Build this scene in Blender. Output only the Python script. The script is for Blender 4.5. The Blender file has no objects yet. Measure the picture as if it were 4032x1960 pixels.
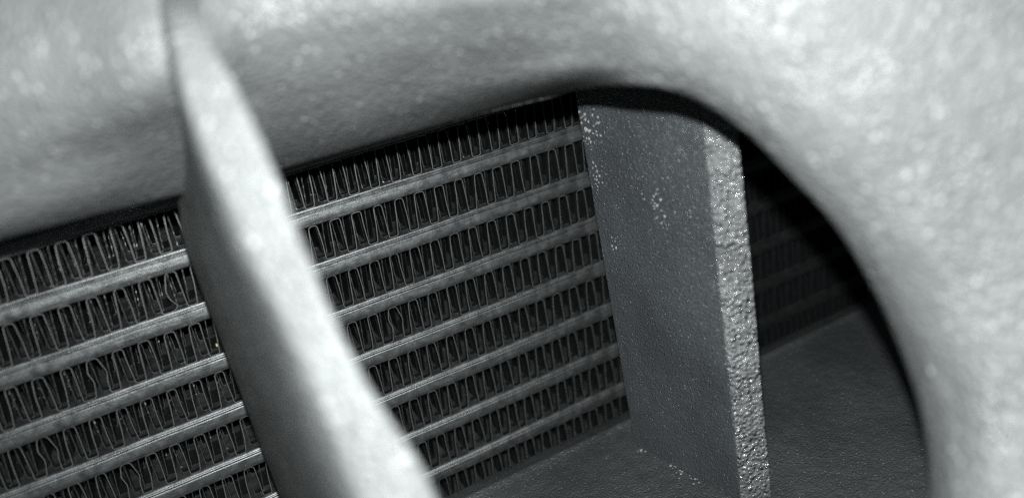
import bpy, bmesh, math, random
from mathutils import Vector, Matrix

# ------------------------------------------------------------------ units
U = 0.009                       # one radiator tube pitch = 9 mm; all plan numbers below are in pitches
scene = bpy.context.scene
COL = scene.collection
random.seed(7)

# ------------------------------------------------------------------ camera
CAM = Vector((-5.2534, -13.6775, 2.4458))
RIGHT = Vector((0.884307, -0.417934, -0.208165))
DOWN = Vector((-0.321787, -0.222485, -0.920301))
FWD = Vector((0.338312, 0.880813, -0.331231))
FPX, CX, CY = 3030.0, 2016.0, 980.0
cam_d = bpy.data.cameras.new("camera")
cam = bpy.data.objects.new("camera", cam_d)
COL.objects.link(cam)
m = Matrix.Identity(4)
for i in range(3):
    m[i][0], m[i][1], m[i][2], m[i][3] = RIGHT[i], -DOWN[i], -FWD[i], CAM[i] * U
cam.matrix_world = m
cam_d.sensor_width = 36.0
cam_d.lens = FPX / 4032.0 * 36.0
cam_d.clip_start = 0.002
cam_d.clip_end = 20.0
cam_d.dof.use_dof = True
cam_d.dof.focus_distance = 14.4 * U
cam_d.dof.aperture_fstop = 9.8
scene.camera = cam

# ------------------------------------------------------------------ light: the phone's own flash in a dim surrounding
w = bpy.data.worlds.new("World")
scene.world = w
w.use_nodes = True
bg = w.node_tree.nodes["Background"]
bg.inputs[0].default_value = (0.8, 0.9, 1.0, 1)
bg.inputs[1].default_value = 0.027
fl = bpy.data.lights.new("flash", 'POINT')
fl.energy = 1.17
fl.color = (0.962, 1.0, 0.995)
fl.shadow_soft_size = 0.16 * U
flash = bpy.data.objects.new("flash", fl)
flash.location = (CAM + RIGHT * -0.18 - DOWN * 1.25 - FWD * 0.1) * U
COL.objects.link(flash)

scene.cycles.use_denoising = False
scene.view_settings.view_transform = 'Standard'
scene.view_settings.look = 'None'
scene.view_settings.exposure = 0.0
scene.view_settings.gamma = 1.0


# ------------------------------------------------------------------ helpers
def at(u, v, d):
    """point at distance d along the lens axis on the sight line of photo pixel (u, v)"""
    return CAM + (FWD + RIGHT * ((u - CX) / FPX) + DOWN * ((v - CY) / FPX)) * d


def at_y(u, v, y):
    r = FWD + RIGHT * ((u - CX) / FPX) + DOWN * ((v - CY) / FPX)
    return CAM + r * ((y - CAM.y) / r.y)


def pix(p):
    q = Vector(p) - CAM
    z = q.dot(FWD)
    return CX + FPX * q.dot(RIGHT) / z, CY + FPX * q.dot(DOWN) / z, z


def mesh_of(name, verts, faces, mats, fmat=None, smooth=True):
    me = bpy.data.meshes.new(name)
    me.from_pydata([tuple(Vector(v) * U) for v in verts], [], faces)
    for mt in mats:
        me.materials.append(mt)
    if fmat:
        me.polygons.foreach_set("material_index", fmat)
    if smooth:
        me.polygons.foreach_set("use_smooth", [True] * len(me.polygons))
    me.update()
    return me


def fix_normals(me):
    bm = bmesh.new()
    bm.from_mesh(me)
    bmesh.ops.recalc_face_normals(bm, faces=bm.faces)
    bm.to_mesh(me)
    bm.free()


def link(name, me, parent=None, loc=None):
    o = bpy.data.objects.new(name, me)
    COL.objects.link(o)
    if parent:
        o.parent = parent
    if loc is not None:
        o.location = Vector(loc) * U
    return o


def tag(o, label=None, cat=None, group=None, kind=None):
    if label: o["label"] = label
    if cat: o["category"] = cat
    if group: o["group"] = group
    if kind: o["kind"] = kind


# ------------------------------------------------------------------ materials
def new_mat(name):
    mt = bpy.data.materials.new(name)
    mt.use_nodes = True
    nt = mt.node_tree
    return mt, nt, nt.nodes["Principled BSDF"]


def node(nt, kind, **kw):
    n = nt.nodes.new(kind)
    for k, v in kw.items():
        if k in n.inputs:
            n.inputs[k].default_value = v
        else:
            setattr(n, k, v)
    return n


def ramp(nt, src, stops):
    r = nt.nodes.new("ShaderNodeValToRGB")
    e = r.color_ramp.elements
    e[0].position, e[0].color = stops[0][0], (*[stops[0][1]] * 3, 1) if not isinstance(stops[0][1], tuple) else (*stops[0][1], 1)
    e[1].position, e[1].color = stops[1][0], (*[stops[1][1]] * 3, 1) if not isinstance(stops[1][1], tuple) else (*stops[1][1], 1)
    for p, c in stops[2:]:
        x = e.new(p)
        x.color = (*[c] * 3, 1) if not isinstance(c, tuple) else (*c, 1)
    nt.links.new(src, r.inputs[0])
    return r.outputs[0]


def plastic(name, base, rough, grain, depth, speck=0.0, speck_cell=0.3, speck_size=0.05, spec=0.5, wave=1.0, clusters=()):
    """moulded plastic with a pebbled grain (pebble size in pitches) and pale specks painted in for its glitter"""
    mt, nt, b = new_mat(name)
    tc = node(nt, "ShaderNodeTexCoord")
    L = nt.links.new
    s = 1.0 / (grain * U)
    n1 = node(nt, "ShaderNodeTexNoise", Scale=s * 0.6, Detail=2.0, Roughness=0.6)
    vo = node(nt, "ShaderNodeTexVoronoi", Scale=s)
    vo.feature = 'SMOOTH_F1'
    n2 = node(nt, "ShaderNodeTexNoise", Scale=s * 0.12, Detail=3.0)
    n3 = node(nt, "ShaderNodeTexNoise", Scale=60.0, Detail=4.0, Roughness=0.6)
    for n in (n1, vo, n2, n3):
        L(tc.outputs["Object"], n.inputs["Vector"])
    mx = node(nt, "ShaderNodeMath", operation='MULTIPLY_ADD')
    L(vo.outputs["Distance"], mx.inputs[0]); mx.inputs[1].default_value = -0.8
    L(n1.outputs["Fac"], mx.inputs[2])
    bp = node(nt, "ShaderNodeBump", Strength=1.0, Distance=depth * U)
    L(mx.outputs[0], bp.inputs["Height"])
    bp2 = node(nt, "ShaderNodeBump", Strength=wave, Distance=depth * U * 3)
    L(n2.outputs["Fac"], bp2.inputs["Height"])
    L(bp.outputs["Normal"], bp2.inputs["Normal"])
    L(bp2.outputs["Normal"], b.inputs["Normal"])
    c0 = tuple(x * 0.8 for x in base)
    c1 = tuple(x * 1.2 for x in base)
    col = ramp(nt, n3.outputs["Fac"], [(0.35, c0), (0.65, c1)])
    # grain glitter painted as pale specks: one at most per cell, of random size, thicker in some places than others
    dv = node(nt, "ShaderNodeTexVoronoi", Scale=1.0 / (speck_cell * U))
    L(tc.outputs["Object"], dv.inputs["Vector"])
    pick = node(nt, "ShaderNodeSeparateColor")
    L(dv.outputs["Color"], pick.inputs[0])
    sz = node(nt, "ShaderNodeMath", operation='MULTIPLY')       # size of this cell's speck
    L(pick.outputs[0], sz.inputs[0]); L(n3.outputs["Fac"], sz.inputs[1])
    sz2 = node(nt, "ShaderNodeMath", operation='MULTIPLY')
    L(sz.outputs[0], sz2.inputs[0]); sz2.inputs[1].default_value = speck_size / speck_cell * 2
    lt = node(nt, "ShaderNodeMath", operation='LESS_THAN')
    L(dv.outputs["Distance"], lt.inputs[0]); L(sz2.outputs[0], lt.inputs[1])
    if clusters:                                                # a rubbed patch and places where the painted glitter is denser
        geo = node(nt, "ShaderNodeNewGeometry")
        acc = None
        for pt, rad in clusters:
            dn = node(nt, "ShaderNodeVectorMath", operation='DISTANCE')
            L(geo.outputs["Position"], dn.inputs[0]); dn.inputs[1].default_value = pt * U
            mr = node(nt, "ShaderNodeMapRange")
            mr.inputs[1].default_value = 0.0; mr.inputs[2].default_value = rad * U
            mr.inputs[3].default_value = 1.0; mr.inputs[4].default_value = 0.0
            L(dn.outputs["Value"], mr.inputs[0])
            if acc is None: acc = mr.outputs[0]
            else:
                ma = node(nt, "ShaderNodeMath", operation='MAXIMUM')
                L(acc, ma.inputs[0]); L(mr.outputs[0], ma.inputs[1]); acc = ma.outputs[0]
        up = node(nt, "ShaderNodeMath", operation='MULTIPLY_ADD')
        L(acc, up.inputs[0]); up.inputs[1].default_value = 2.2; up.inputs[2].default_value = 0.5
        sz3 = node(nt, "ShaderNodeMath", operation='MULTIPLY')
        L(sz2.outputs[0], sz3.inputs[0]); L(up.outputs[0], sz3.inputs[1])
        L(sz3.outputs[0], lt.inputs[1])
    am = node(nt, "ShaderNodeMath", operation='MULTIPLY')
    L(lt.outputs[0], am.inputs[0]); am.inputs[1].default_value = speck
    mixc = node(nt, "ShaderNodeMix", data_type='RGBA')
    L(am.outputs[0], mixc.inputs[0]); L(col, mixc.inputs[6]); mixc.inputs[7].default_value = (0.5, 0.51, 0.51, 1)
    L(mixc.outputs[2], b.inputs["Base Color"])
    L(ramp(nt, n2.outputs["Fac"], [(0.3, rough * 0.75), (0.7, min(1, rough * 1.3))]), b.inputs["Roughness"])
    b.inputs["Specular IOR Level"].default_value = spec
    return mt


def scuff(mt, point, radius, amount, stretch):
    """dark rub mark soaked into the plastic round one point"""
    nt = mt.node_tree
    b = nt.nodes["Principled BSDF"]
    old = b.inputs["Base Color"].links[0].from_socket
    geo = node(nt, "ShaderNodeNewGeometry")
    mp = node(nt, "ShaderNodeMapping", vector_type='TEXTURE')
    mp.inputs["Location"].default_value = point * U
    mp.inputs["Scale"].default_value = (radius * stretch * U, radius * U, radius * U)
    nt.links.new(geo.outputs["Position"], mp.inputs["Vector"])
    ln = node(nt, "ShaderNodeVectorMath", operation='LENGTH')
    nt.links.new(mp.outputs[0], ln.inputs[0])
    mr = node(nt, "ShaderNodeMapRange")
    mr.inputs[1].default_value = 0.3; mr.inputs[2].default_value = 1.0
    mr.inputs[3].default_value = amount; mr.inputs[4].default_value = 0.0
    nt.links.new(ln.outputs["Value"], mr.inputs[0])
    mx = node(nt, "ShaderNodeMix", data_type='RGBA')
    nt.links.new(mr.outputs[0], mx.inputs[0]); nt.links.new(old, mx.inputs[6])
    mx.inputs[7].default_value = (0.012, 0.012, 0.012, 1)
    nt.links.new(mx.outputs[2], b.inputs["Base Color"])


M_FASCIA = plastic("grained_bumper_plastic", (0.108, 0.112, 0.112), 0.48, 0.062, 0.036, speck=0.32, speck_cell=0.11, speck_size=0.032, spec=0.40, wave=0.2)
M_VANE = plastic("grained_vane_plastic", (0.060, 0.066, 0.070), 0.27, 0.026, 0.032, speck=0.85, speck_cell=0.06, speck_size=0.016, spec=0.6, wave=0.12,
                 clusters=((at(2575, 800, 12.66), 0.42), (at(2600, 850, 12.66), 0.3), (at(2310, 500, 13.44), 0.6), (at(2335, 700, 13.6), 0.45), (at(2400, 950, 13.9), 0.3)))
scuff(M_FASCIA, at(3535, 860, 7.77), 0.2, 0.5, 0.7)
scuff(M_FASCIA, at(2975, 545, 8.22), 0.13, 0.5, 2.2)
M_FRONT = plastic("coarse_grained_edge_plastic", (0.155, 0.16, 0.163), 0.16, 0.058, 0.11, speck=0.5, speck_cell=0.2, speck_size=0.03, spec=0.8, wave=0.4)
M_FLOOR = plastic("grained_ledge_plastic", (0.054, 0.058, 0.059), 0.34, 0.028, 0.030, speck=0.8, speck_cell=0.055, speck_size=0.013, wave=0.3,
                  clusters=((at(2536, 1769, 15.49), 0.2), (at(2590, 1799, 15.2), 0.2), (at(2640, 1829, 14.9), 0.22), (at(2691, 1858, 14.58), 0.28), (at(2741, 1889, 14.3), 0.2)))


def metal(name, base, metallic, rough, along_x=True, bump=0.8, vary=0.35):
    mt, nt, b = new_mat(name)
    L = nt.links.new
    tc = node(nt, "ShaderNodeTexCoord")
    mp = node(nt, "ShaderNodeMapping")
    mp.inputs["Scale"].default_value = (0.06, 1, 1) if along_x else (1, 1, 1)
    L(tc.outputs["Object"], mp.inputs["Vector"])
    st = node(nt, "ShaderNodeTexNoise", Scale=3600.0, Detail=3.0, Roughness=0.7)
    L(mp.outputs[0], st.inputs["Vector"])
    gr = node(nt, "ShaderNodeTexNoise", Scale=3500.0, Detail=3.0, Roughness=0.7)
    lo = node(nt, "ShaderNodeTexNoise", Scale=520.0, Detail=5.0, Roughness=0.65)
    L(tc.outputs["Object"], gr.inputs["Vector"]); L(tc.outputs["Object"], lo.inputs["Vector"])
    ad = node(nt, "ShaderNodeMath", operation='ADD')
    L(st.outputs["Fac"], ad.inputs[0]); L(gr.outputs["Fac"], ad.inputs[1])
    bp = node(nt, "ShaderNodeBump", Strength=bump, Distance=0.008 * U)
    L(ad.outputs[0], bp.inputs["Height"]); L(bp.outputs["Normal"], b.inputs["Normal"])
    mix = node(nt, "ShaderNodeMath", operation='MULTIPLY_ADD')
    L(st.outputs["Fac"], mix.inputs[0]); mix.inputs[1].default_value = 0.5; 
    L(lo.outputs["Fac"], mix.inputs[2])
    clean = ramp(nt, mix.outputs[0], [(0.5, tuple(x * (1 - vary) for x in base)), (0.95, tuple(x * (1 + vary) for x in base))])
    # near-black colour mixed in on the end of the core beyond the far slat, with a ragged border
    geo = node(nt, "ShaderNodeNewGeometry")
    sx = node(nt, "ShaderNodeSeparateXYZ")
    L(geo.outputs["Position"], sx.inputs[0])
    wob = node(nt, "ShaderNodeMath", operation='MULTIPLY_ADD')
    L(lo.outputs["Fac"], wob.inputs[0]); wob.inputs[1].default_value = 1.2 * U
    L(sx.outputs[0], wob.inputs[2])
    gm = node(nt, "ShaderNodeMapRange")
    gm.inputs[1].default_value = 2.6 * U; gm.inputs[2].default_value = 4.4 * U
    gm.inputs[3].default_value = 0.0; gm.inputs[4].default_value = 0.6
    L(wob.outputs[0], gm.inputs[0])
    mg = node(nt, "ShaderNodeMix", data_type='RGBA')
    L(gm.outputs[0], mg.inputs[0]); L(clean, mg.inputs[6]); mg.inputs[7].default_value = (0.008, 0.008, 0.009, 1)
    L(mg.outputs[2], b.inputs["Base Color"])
    L(ramp(nt, lo.outputs["Fac"], [(0.3, rough * 0.8), (0.7, rough * 1.25)]), b.inputs["Roughness"])
    b.inputs["Metallic"].default_value = metallic
    return mt


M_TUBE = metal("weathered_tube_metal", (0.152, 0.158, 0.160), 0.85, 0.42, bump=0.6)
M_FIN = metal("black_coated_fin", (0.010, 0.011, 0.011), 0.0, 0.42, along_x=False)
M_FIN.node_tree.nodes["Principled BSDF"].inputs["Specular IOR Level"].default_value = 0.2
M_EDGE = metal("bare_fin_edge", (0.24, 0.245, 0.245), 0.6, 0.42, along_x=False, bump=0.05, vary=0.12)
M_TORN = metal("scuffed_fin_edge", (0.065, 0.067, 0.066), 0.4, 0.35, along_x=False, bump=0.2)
M_BACKING, nt_, b_ = new_mat("backing_black")
b_.inputs["Base Color"].default_value = (0.012, 0.012, 0.012, 1)
b_.inputs["Roughness"].default_value = 0.8
M_CHIP, nt_, b_ = new_mat("yellow_chip")
b_.inputs["Base Color"].default_value = (0.5, 0.46, 0.28, 1)

# ------------------------------------------------------------------ the radiator
S = 0.41141                       # width of one fin fold
FIN_H = 0.672
XL, XR = -11.3, 10.3
rad = bpy.data.objects.new("radiator", None)
COL.objects.link(rad)
tag(rad, "dark metal radiator core of flat tubes and zigzag fins seen through the grille opening", "radiator")

# flat tubes: blunt ribbed nose towards the air
prof = [(0.30, 0.004), (0.06, 0.004), (0.022, 0.008), (0.018, 0.022), (0.040, 0.032), (0.040, 0.040), (0.004, 0.050), (-0.003, 0.07), (-0.004, 0.12), (-0.003, 0.17), (0.0, 0.215), (0.007, 0.226),
        (0.040, 0.232), (0.042, 0.240), (0.010, 0.246), (0.008, 0.256), (0.014, 0.266), (0.034, 0.272),
        (0.044, 0.285), (0.030, 0.294), (0.034, 0.308), (0.060, 0.320), (0.30, 0.322), (3.6, 0.322), (3.6, 0.004)]
tubes = {}
for k in range(-2, 9):
    rnd = random.Random(100 + k)
    nx = 130
    vs, fs = [], []
    ph = [rnd.uniform(0, 6.28) for _ in range(3)]
    for i in range(nx + 1):
        x = XL + (XR - XL) * i / nx
        dz = 0.006 * math.sin(x * 0.9 + ph[0]) + 0.003 * math.sin(x * 3.1 + ph[1])
        dy = 0.006 * math.sin(x * 1.3 + ph[2])
        for j, (y, z) in enumerate(prof):
            vs.append((x, y + dy, z + dz * (1 if 1 < j < 22 else 0)))
    n = len(prof)
    for i in range(nx):
        for j in range(n):
            a, b = i * n + j, i * n + (j + 1) % n
            fs.append((a, b, b + n, a + n))
    fs.append(tuple(range(n))); fs.append(tuple(nx * n + j for j in range(n))[::-1])
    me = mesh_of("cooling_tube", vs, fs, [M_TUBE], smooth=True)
    fix_normals(me)
    me.set_sharp_from_angle(angle=math.radians(22))
    tubes[k] = link("cooling_tube", me, rad, (0, 0, -k))


def corner(path, r=0.055, n=3):
    out = [path[0]]
    for a, p, b in zip(path, path[1:], path[2:]):
        a, p, b = Vector(a), Vector(p), Vector(b)
        la, lb = (a - p).length, (b - p).length
        rr = min(r, la * .45, lb * .45)
        p0, p1 = p + (a - p) / la * rr, p + (b - p) / lb * rr
        for i in range(n + 1):
            t = i / n
            out.append(tuple((1 - t) ** 2 * p0 + 2 * t * (1 - t) * p + t * t * p1))
    out.append(path[-1])
    return out


def ribbon(vs, fs, fm, path, y0, y1, th, rnd=None, rough=0.0, edge=1):
    """fold of thin sheet running from depth y0 to y1, with a visible front edge"""
    base = len(vs)
    P = [Vector(p) for p in path]
    for i, p in enumerate(P):
        t = (P[min(i + 1, len(P) - 1)] - P[max(i - 1, 0)]).normalized()
        nrm = Vector((-t.y, t.x)) * th * 0.5
        j = rnd.uniform(-rough, rough) if rnd and rough else 0.0
        jj = rnd.uniform(-rough, rough) * 0.35 if rnd and rough else 0.0
        a, b = p + nrm, p - nrm
        vs += [(a.x + jj, y0 + j, a.y), (b.x + jj, y0 + j, b.y), (a.x, y1, a.y), (b.x, y1, b.y)]
    for i in range(len(P) - 1):
        q, r = base + 4 * i, base + 4 * i + 4
        fs += [(q, r, r + 1, q + 1), (q, q + 2, r + 2, r), (q + 1, r + 1, r + 3, q + 3)]
        fm += [edge, 0, 0]


def dense(p, q, n):
    return [(p[0] + (q[0] - p[0]) * i / n, p[1] + (q[1] - p[1]) * i / n) for i in range(n + 1)]


def fold_path(rnd, bent=False, wob=0.013):
    j = lambda: rnd.uniform(-wob, wob)
    tl, tr = (0.0 + j(), -0.004), (0.42 * S + j(), -0.004)
    bl, br = (-0.20 * S + j(), -FIN_H), (0.38 * S + j(), -FIN_H)
    s0, s1 = (-0.41 * S, -FIN_H), (0.59 * S, -FIN_H)
    if bent == 2:
        return corner([s0, bl, (-.02 * S, -.4), (-.12 * S, -.22), tl, tr, (.55 * S, -.3), (.44 * S, -.46), br, s1], .05)
    if bent:
        return corner([s0, (-0.12 * S, -FIN_H), (0.06 * S, -FIN_H + .07), (-.14 * S, -FIN_H + .2), (-0.2 * S, -.32), tl, tr, br, s1], .05)
    m1 = ((bl[0] + tl[0]) / 2 + j(), -FIN_H * rnd.uniform(.4, .6))
    m2 = ((br[0] + tr[0]) / 2 + j(), -FIN_H * rnd.uniform(.4, .6))
    return corner([s0, bl, m1, tl, tr, m2, br, s1])


def inner_path(rnd, sh):
    """a lanced row further in, shifted sideways; its legs subdivided so that their torn edges can be ragged"""
    tl, tr = (sh, -0.012), (sh + .42 * S, -0.012)
    bl, br = (sh - .2 * S, -FIN_H + .01), (sh + .38 * S, -FIN_H + .01)
    s0, s1 = (sh - .41 * S, -FIN_H + .01), (sh + .59 * S, -FIN_H + .01)
    c = corner([s0, bl, tl, tr, br, s1], .07, 3)
    out = []
    for p, q in zip(c, c[1:]):
        d = (Vector(q) - Vector(p)).length
        out += dense(p, q, max(1, int(d / 0.035)))[:-1]
    return out + [c[-1]]


def fold_geo(rnd, bent=False, lean=0.0):
    vs, fs, fm = [], [], []
    ribbon(vs, fs, fm, fold_path(rnd, bent), 0.045, 0.17, 0.0090)
    ribbon(vs, fs, fm, inner_path(rnd, -0.33 * S + rnd.uniform(-.012, .012)), 0.19, 0.34, 0.010, rnd, 0.010, 2)
    ribbon(vs, fs, fm, fold_path(rnd), 0.36, 0.95, 0.010, None, 0, 0)
    ribbon(vs, fs, fm, inner_path(rnd, -0.33 * S + rnd.uniform(-.02, .02)), 0.98, 3.4, 0.010, rnd, 0.012, 2)
    return vs, fs, fm


def torn_geo(rnd):
    """fold whose inner row is ripped into small bright tabs"""
    vs, fs, fm = fold_geo(rnd)
    for _ in range(9):
        t = rnd.uniform(.1, .8)
        c = Vector((-0.33 * S + .42 * S - .04 * S * t + rnd.uniform(-.02, .02), rnd.uniform(.12, .24), -FIN_H * t))
        r = rnd.uniform(.012, .03)
        o = len(vs)
        vs += [tuple(c + Vector((rnd.uniform(-.5, .5), rnd.uniform(-.4, .4), rnd.uniform(-1, 1))) * r) for _ in range(4)]
        fs += [(o, o + 1, o + 2), (o, o + 2, o + 3), (o, o + 3, o + 1), (o + 1, o + 3, o + 2)]
        fm += [1] * 4
    return vs, fs, fm


NV = 28
geos = [fold_geo(random.Random(500 + i)) for i in range(NV)]
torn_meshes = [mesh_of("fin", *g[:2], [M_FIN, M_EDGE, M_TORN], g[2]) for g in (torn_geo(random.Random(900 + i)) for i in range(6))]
for me in torn_meshes: me.set_sharp_from_angle(angle=math.radians(55))
bent_geo = fold_geo(random.Random(77), bent=True)
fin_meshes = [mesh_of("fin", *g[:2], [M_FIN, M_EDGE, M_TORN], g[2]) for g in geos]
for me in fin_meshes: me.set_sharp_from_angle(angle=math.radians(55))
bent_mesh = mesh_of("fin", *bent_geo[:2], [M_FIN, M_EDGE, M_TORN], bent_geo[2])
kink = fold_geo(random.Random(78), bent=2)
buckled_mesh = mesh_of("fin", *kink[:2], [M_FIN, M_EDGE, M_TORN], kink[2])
buckled_mesh.set_sharp_from_angle(angle=math.radians(55))
bent_mesh.set_sharp_from_angle(angle=math.radians(55))

PHASE = {-1: .1, 0: .03, 1: -.0085, 2: .0403, 3: .1415, 4: -.1422, 5: .0316, 6: -.0576, 7: .1521}
PHASE[0] = (at_y(2111, 545.7, 0.05).x + 0.24 * S) % S
cands = []
slots = {}
for k in PHASE:
    n0 = math.ceil((XL + .3 - PHASE[k]) / S)
    n1 = math.floor((XR - .4 - PHASE[k]) / S)
    for n in range(n0, n1 + 1):
        x = PHASE[k] + n * S
        u, v, z = pix((x + .2 * S, .05, -k - .34))
        seen = -60 < u < 4080 and -40 < v < 2000 and k >= 0
        if seen:                                   # behind the grille's own slats, lip, ledge or bumper corner
            if -5.55 < x < -4.95 + 0.0 or 1.75 < x < 3.0: seen = False
            if -5.0 <= x < -4.4 and k < 7 and u < 1085 + max(0, v - 684) * 0.42 : seen = False
            if x >= 3.0 and (k < 2 or u > 3400 or v < 700 + (u - 2950) * .9): seen = False
            if k == 7 and x > 3: seen = False
        slots[(k, n)] = x
        if seen: cands.append((1.0 / z, k, n))
cands.sort(reverse=True)
single = {(k, n) for _, k, n in cands[:298]}
bent_x = at_y(651, 1082, 0.05).x
vs, fs, fm = [], [], []
bent_at = {}
for kk, u, v in ((1, 651, 1082), (3, 1573, 1240), (2, 330, 1420), (3, 180, 1710), (4, 420, 1790)):
    x0 = at_y(u, v, .05).x
    bent_at[(kk, min((n for (k2, n) in single if k2 == kk), key=lambda n: abs(slots[(kk, n)] - x0)))] = u
for (k, n), x in sorted(slots.items()):
    if (k, n) in single:
        me = (bent_mesh if bent_at[(k, n)] == 651 else buckled_mesh) if (k, n) in bent_at else fin_meshes[(n * 7 + k * 5) % NV]
        if (k in (3, 4) and -8.3 < x < -5.9 or k == 2 and x < -8) and (k, n) not in bent_at: me = torn_meshes[(n * 3 + k) % 6]
        f = link("fin", me, rad, (x, 0, -k))
        if (k, n) in bent_at: f["label"] = "fin with one leg buckled right over beside the near slat" if me is bent_mesh else "fin with a kinked leg"
    else:
        g = geos[(n * 7 + k * 5) % NV]
        o = len(vs)
        vs += [(a + x, b, c - k) for a, b, c in g[0]]
        fs += [tuple(i + o for i in f) for f in g[1]]
        fm += g[2]
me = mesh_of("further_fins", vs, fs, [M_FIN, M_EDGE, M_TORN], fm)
me.set_sharp_from_angle(angle=math.radians(55))
tag(link("further_fins", me, rad), kind="stuff")

vs = [(x, y, z) for x in (XL, XR) for y in (3.45, 3.6) for z in (-9, 3)]  # black sheet added behind the fins to keep their gaps dark
me = mesh_of("dark_backing", vs, [(0, 1, 3, 2), (4, 6, 7, 5), (0, 4, 5, 1), (2, 3, 7, 6), (0, 2, 6, 4), (1, 5, 7, 3)], [M_BACKING], smooth=False)
link("dark_backing", me, rad)

# ------------------------------------------------------------------ the grille moulding round it
gr = bpy.data.objects.new("bumper_grille", None)
COL.objects.link(gr)
tag(gr, "grained black plastic grille moulding with an arched opening and two upright slats", "grille")


def cr(p0, p1, p2, p3, t):
    return 0.5 * (2 * p1 + (p2 - p0) * t + (2 * p0 - 5 * p1 + 4 * p2 - p3) * t * t + (3 * p1 - p0 - 3 * p2 + p3) * t ** 3)


def cr_list(pts, n):
    out = []
    for i in range(len(pts) - 1):
        p0 = pts[i - 1] if i else pts[0] * 2 - pts[1]
        p3 = pts[i + 2] if i + 2 < len(pts) else pts[-1] * 2 - pts[-2]
        out += [cr(p0, pts[i], pts[i + 1], p3, t / n) for t in range(n)]
    return out + [pts[-1]]


# every station: rear of the rolled edge, the edge, then forward over the bumper skin
def top_station(u, v_lip, pts, y=-2.5):
    lip = at_y(u, v_lip, y)
    back = lip + Vector((0, 0.10, 0.20))
    back2 = lip + Vector((0, 0.30, 1.1))
    return [back2, back, lip] + [at(*p) for p in pts]


ST = [
    top_station(-900, 1170, [(-900, 1090, 8.5), (-900, 900, 8.25), (-900, 650, 8.0), (-900, 250, 7.8), (-900, -500, 8.00), (-900, -1400, 8.20)], y=-2.45),
    top_station(-350, 1040, [(-350, 965, 8.75), (-350, 800, 8.4), (-350, 580, 8.1), (-350, 150, 7.9), (-350, -500, 8.10), (-350, -1400, 8.30)], y=-2.45),
    top_station(0, 943, [(0, 870, 9.0), (0, 720, 8.6), (0, 520, 8.2), (0, 120, 7.9), (0, -500, 8.20), (0, -1400, 8.40)], y=-2.45),
    top_station(350, 853, [(340, 780, 9.25), (320, 620, 8.7), (300, 430, 8.1), (280, 60, 7.8), (250, -500, 8.10), (250, -1400, 8.30)], y=-2.45),
    top_station(700, 766, [(690, 680, 9.7), (670, 520, 8.85), (650, 330, 7.85), (630, 30, 7.65), (600, -500, 8.00), (600, -1400, 8.20)], y=-2.6),
    top_station(1093, 668, [(1085, 570, 10.15), (1070, 410, 9.3), (1050, 230, 8.65), (1030, 0, 8.3), (1000, -500, 8.40), (1000, -1400, 8.60)], y=-2.15),
    top_station(1500, 555, [(1500, 460, 10.2), (1500, 310, 9.35), (1500, 150, 8.7), (1490, -50, 8.25), (1480, -500, 8.20), (1480, -1400, 8.40)]),
    top_station(1900, 445, [(1905, 370, 10.1), (1915, 250, 9.3), (1925, 100, 8.6), (1940, -80, 8.1), (1960, -500, 8.00), (1960, -1400, 8.20)], y=-2.9),
    top_station(2230, 362, [(2240, 300, 9.45), (2260, 200, 8.9), (2295, 60, 8.4), (2330, -110, 8.0), (2400, -500, 7.75), (2400, -1400, 7.95)], y=-3.6),
]


def arch(u, v, d, nx, ny, dd=(0.55, 1.1, 1.7, 2.0, 2.2)):
    """rolled edge at (u, v), the skin running outwards along (nx, ny)"""
    s = at(u, v, d)
    out = at(u + nx * 100, v + ny * 100, d) - s
    b1 = s + out * 0.9 + FWD * 0.45
    b2 = s + out * 4.0 + FWD * 1.1
    r = [b2, b1, s]
    for e, f in zip((50, 125, 300, 700, 1250, 2000), (*dd, dd[-1] + 0.1)):
        r.append(at(u + nx * e, v + ny * e, d - f))
    return r


ST += [
    arch(2480, 336, 9.25, 0.12, -0.99, (0.42, 0.75, 1.15, 1.5, 1.75)),
    arch(2700, 372, 8.8, 0.40, -0.92, (0.38, 0.66, 1.0, 1.35, 1.6)),
    arch(2920, 505, 8.6, 0.58, -0.81, (0.36, 0.62, 0.95, 1.3, 1.6)),
    arch(3110, 690, 8.6, 0.70, -0.71, (0.36, 0.62, 0.95, 1.3, 1.6)),
    arch(3290, 890, 8.7, 0.80, -0.60, (0.36, 0.62, 0.95, 1.3, 1.6)),
    arch(3435, 1130, 8.8, 0.88, -0.47, (0.36, 0.62, 0.95, 1.3, 1.6)),
    arch(3545, 1370, 8.8, 0.94, -0.34, (0.36, 0.62, 0.95, 1.3, 1.6)),
    arch(3620, 1590, 8.7, 0.97, -0.22, (0.36, 0.62, 0.95, 1.3, 1.6)),
    arch(3655, 1780, 8.6, 0.99, -0.10, (0.36, 0.62, 0.95, 1.3, 1.6)),
    arch(3665, 1980, 8.5, 1.0, 0.0, (0.36, 0.62, 0.95, 1.3, 1.6)),
    arch(3655, 2250, 8.4, 1.0, 0.06, (0.36, 0.62, 0.95, 1.3, 1.6)),
    arch(3600, 2600, 8.2, 0.97, 0.2, (0.36, 0.62, 0.95, 1.3, 1.6)),
    arch(3500, 3000, 8.0, 0.95, 0.3, (0.36, 0.62, 0.95, 1.3, 1.6)),
]
rows = len(ST[0])
NA, NB = 8, 6
along = []                                   # resample along the arch for each row, then across
for r in range(rows):
    along.append(cr_list([Vector(s[r]) for s in ST], NA))
grid = [cr_list([along[r][i] for r in range(rows)], NB) for i in range(len(along[0]))]
nc, nr = len(grid), len(grid[0])
vs = [p for col in grid for p in col]
fs = [(i * nr + j, i * nr + j + 1, (i + 1) * nr + j + 1, (i + 1) * nr + j) for i in range(nc - 1) for j in range(nr - 1)]
me = mesh_of("surround", vs, fs, [M_FASCIA])
surround = link("surround", me, gr)
mp_ = 0
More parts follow.
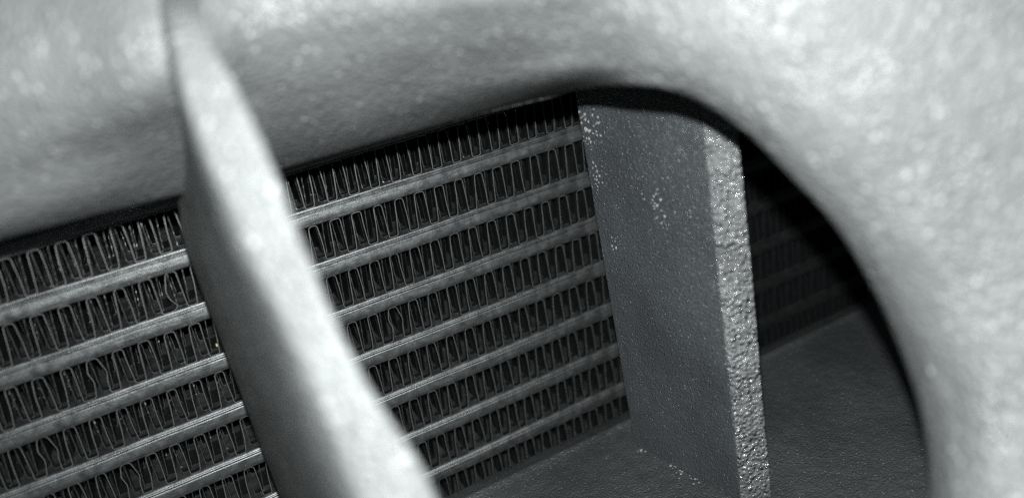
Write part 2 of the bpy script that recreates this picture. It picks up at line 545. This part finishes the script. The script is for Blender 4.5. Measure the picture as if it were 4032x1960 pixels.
# outward = towards the camera
me.update()
mid = me.polygons[len(me.polygons) // 2]
if mid.normal.dot(CAM * U - mid.center) < 0:
    me.flip_normals()
so = surround.modifiers.new("thickness", 'SOLIDIFY')
so.thickness = 0.14 * U
so.offset = 1.0


def slat(name, stations, mat, nround=5, seg=6, front=None, soft=1.0):
    """upright blade; each station = rear-left, front-left, front-right, rear-right and the two front corner radii"""
    dense_st = []
    cols = list(zip(*[s[:4] for s in stations]))
    lines = [cr_list([Vector(p) for p in c], seg) for c in cols]
    rad_l = [s[4] for s in stations]; rad_r = [s[5] for s in stations]
    secs = []
    for i in range(len(lines[0])):
        f = i / seg
        a = min(int(f), len(stations) - 2); t = f - a
        rl = rad_l[a] * (1 - t) + rad_l[a + 1] * t
        rr = rad_r[a] * (1 - t) + rad_r[a + 1] * t
        RL, FL, FR, RR = [l[i] for l in lines]
        sec = []
        side = min(rl * soft, 0.8 * (FL - RL).length)
        for k in range(9): sec.append(RL.lerp(FL, k / 9 * (1 - side / (FL - RL).length)))
        def rnd_c(A, P, B, r, ra=None):
            p0 = P + (A - P).normalized() * (ra or r); p1 = P + (B - P).normalized() * r
            return [(1 - t) ** 2 * p0 + 2 * t * (1 - t) * P + t * t * p1 for t in [q / nround for q in range(nround + 1)]]
        sec += rnd_c(RL, FL, FR, rl, side) + rnd_c(FL, FR, RR, rr)
        for k in range(1, 4): sec.append(FR.lerp(RR, k / 3))
        secs.append(sec)
    n = len(secs[0])
    vs = [p for s in secs for p in s]
    fs = [(i * n + j, i * n + (j + 1) % n, (i + 1) * n + (j + 1) % n, (i + 1) * n + j) for i in range(len(secs) - 1) for j in range(n)]
    fs += [tuple(range(n)), tuple((len(secs) - 1) * n + j for j in range(n))[::-1]]
    me = mesh_of(name, vs, fs, [mat] + ([front] if front else []), [1 if front and 9 + nround // 2 <= j % n < 9 + nround * 2 + 1 and j < (len(secs) - 1) * n else 0 for j in range(len(fs))])
    fix_normals(me)
    me.set_sharp_from_angle(angle=math.radians(60))
    return link(name, me, gr)


# near slat: stations from inside the bumper skin down to the ledge (left pixel, right pixel, distance)
sl = []
for (lu, lv, ru, rv, d) in [(625, -110, 790, -90, 8.4), (636, 20, 800, 20, 7.35), (664, 156, 838, 160, 7.0), (706, 391, 958, 380, 6.8), (788, 657, 1068, 620, 6.72), (923, 1001, 1208, 980, 6.7),
                            (1050, 1252, 1348, 1310, 6.7), (1190, 1565, 1500, 1590, 6.68), (1336, 1925, 1715, 1932, 6.62)]:
    FL, FR = at(lu, lv, d), at(ru, rv, d)
    z = (FL.z + FR.z) / 2
    t = min(1.0, max(0.0, (1.9 - z) / 2.2))
    t = t * t * (3 - 2 * t)
    sl.append((Vector((-5.16 - 0.495 * t, -1.85, z)), FL, FR, Vector((-4.95, -1.85, z)), 0.05 + 0.15 * min(1.0, max(0.0, (lv - 150) / 900)), 0.10))
last = sl[-1]
for z, y in ((-3.0, -8.7), (-5.0, -9.3), (-7.2, -9.6)):
    sl.append((Vector((-5.655, -1.85, z)), Vector((-4.95, y, z)), Vector((-4.3, y, z)), Vector((-4.95, -1.85, z)), 0.16, 0.10))
s1 = slat("slat", sl, M_FASCIA, nround=9, soft=6.0)
s1["label"] = "near slat, bright and out of focus across the left of the opening"

vn = []
for z, fl_, fr_ in [(1.6, (1.72, -4.35), (2.0, -4.5)), (0.6, (1.66, -4.5), (2.0, -4.7)), (-0.4, (1.60, -4.56), (2.0, -4.80)), (-2.5, (1.53, -4.55), (1.99, -4.78)),
                    (-4.8, (1.50, -4.5), (1.98, -4.70)), (-7.15, (1.47, -4.43), (1.98, -4.62))]:
    vn.append((Vector((1.13 - 0.015 * (1 - z) , -1.75, z)), Vector((*fl_, z)), Vector((*fr_, z)), Vector((1.75, -1.75, z)), 0.06, 0.03))
s2 = slat("slat", vn, M_VANE, front=M_FRONT)
s2["label"] = "far slat, sharp grey face with a bright glittering front edge"

# ledge under the radiator, with a rounded rear lip that dips behind
pr = [(-0.30, -7.5), (-0.36, -7.16), (-0.52, -7.04), (-0.80, -6.975), (-0.91, -6.935), (-0.96, -6.905), (-1.02, -6.905), (-1.09, -6.935), (-1.16, -6.95), (-1.4, -6.955), (-2.0, -6.96), (-3, -6.97), (-4, -6.98), (-5, -6.99), (-7, -7.0), (-10.0, -7.05), (-10.2, -7.3), (-10.0, -7.5)]
nx = 60
vs, fs = [], []
for i in range(nx + 1):
    x = -11.5 + 22.5 * i / nx
    for y, z in pr: vs.append((x, y, z))
n = len(pr)
for i in range(nx):
    for j in range(n):
        a, b = i * n + j, i * n + (j + 1) % n
        fs.append((a, b, b + n, a + n))
fs += [tuple(range(n)), tuple(nx * n + j for j in range(n))[::-1]]
me = mesh_of("ledge", vs, fs, [M_FLOOR])
fix_normals(me)
me.set_sharp_from_angle(angle=math.radians(60))
ledge = link("ledge", me, gr)

# ------------------------------------------------------------------ a chip of debris between the fins
c = at_y(500 + 885 * .3994, 960 + 1000 * .3994, 0.12)
rnd = random.Random(3)
bm = bmesh.new()
bmesh.ops.create_icosphere(bm, subdivisions=1, radius=0.026 * U)
for v in bm.verts: v.co = Vector((v.co.x * rnd.uniform(.5, 1.1), v.co.y * rnd.uniform(.4, 1), v.co.z * rnd.uniform(.9, 1.8)))
me = bpy.data.meshes.new("debris_chip"); bm.to_mesh(me); bm.free()
me.materials.append(M_CHIP)
chip = link("debris_chip", me, None, c)
tag(chip, "tiny pale yellow chip caught between the fins left of the near slat", "debris")
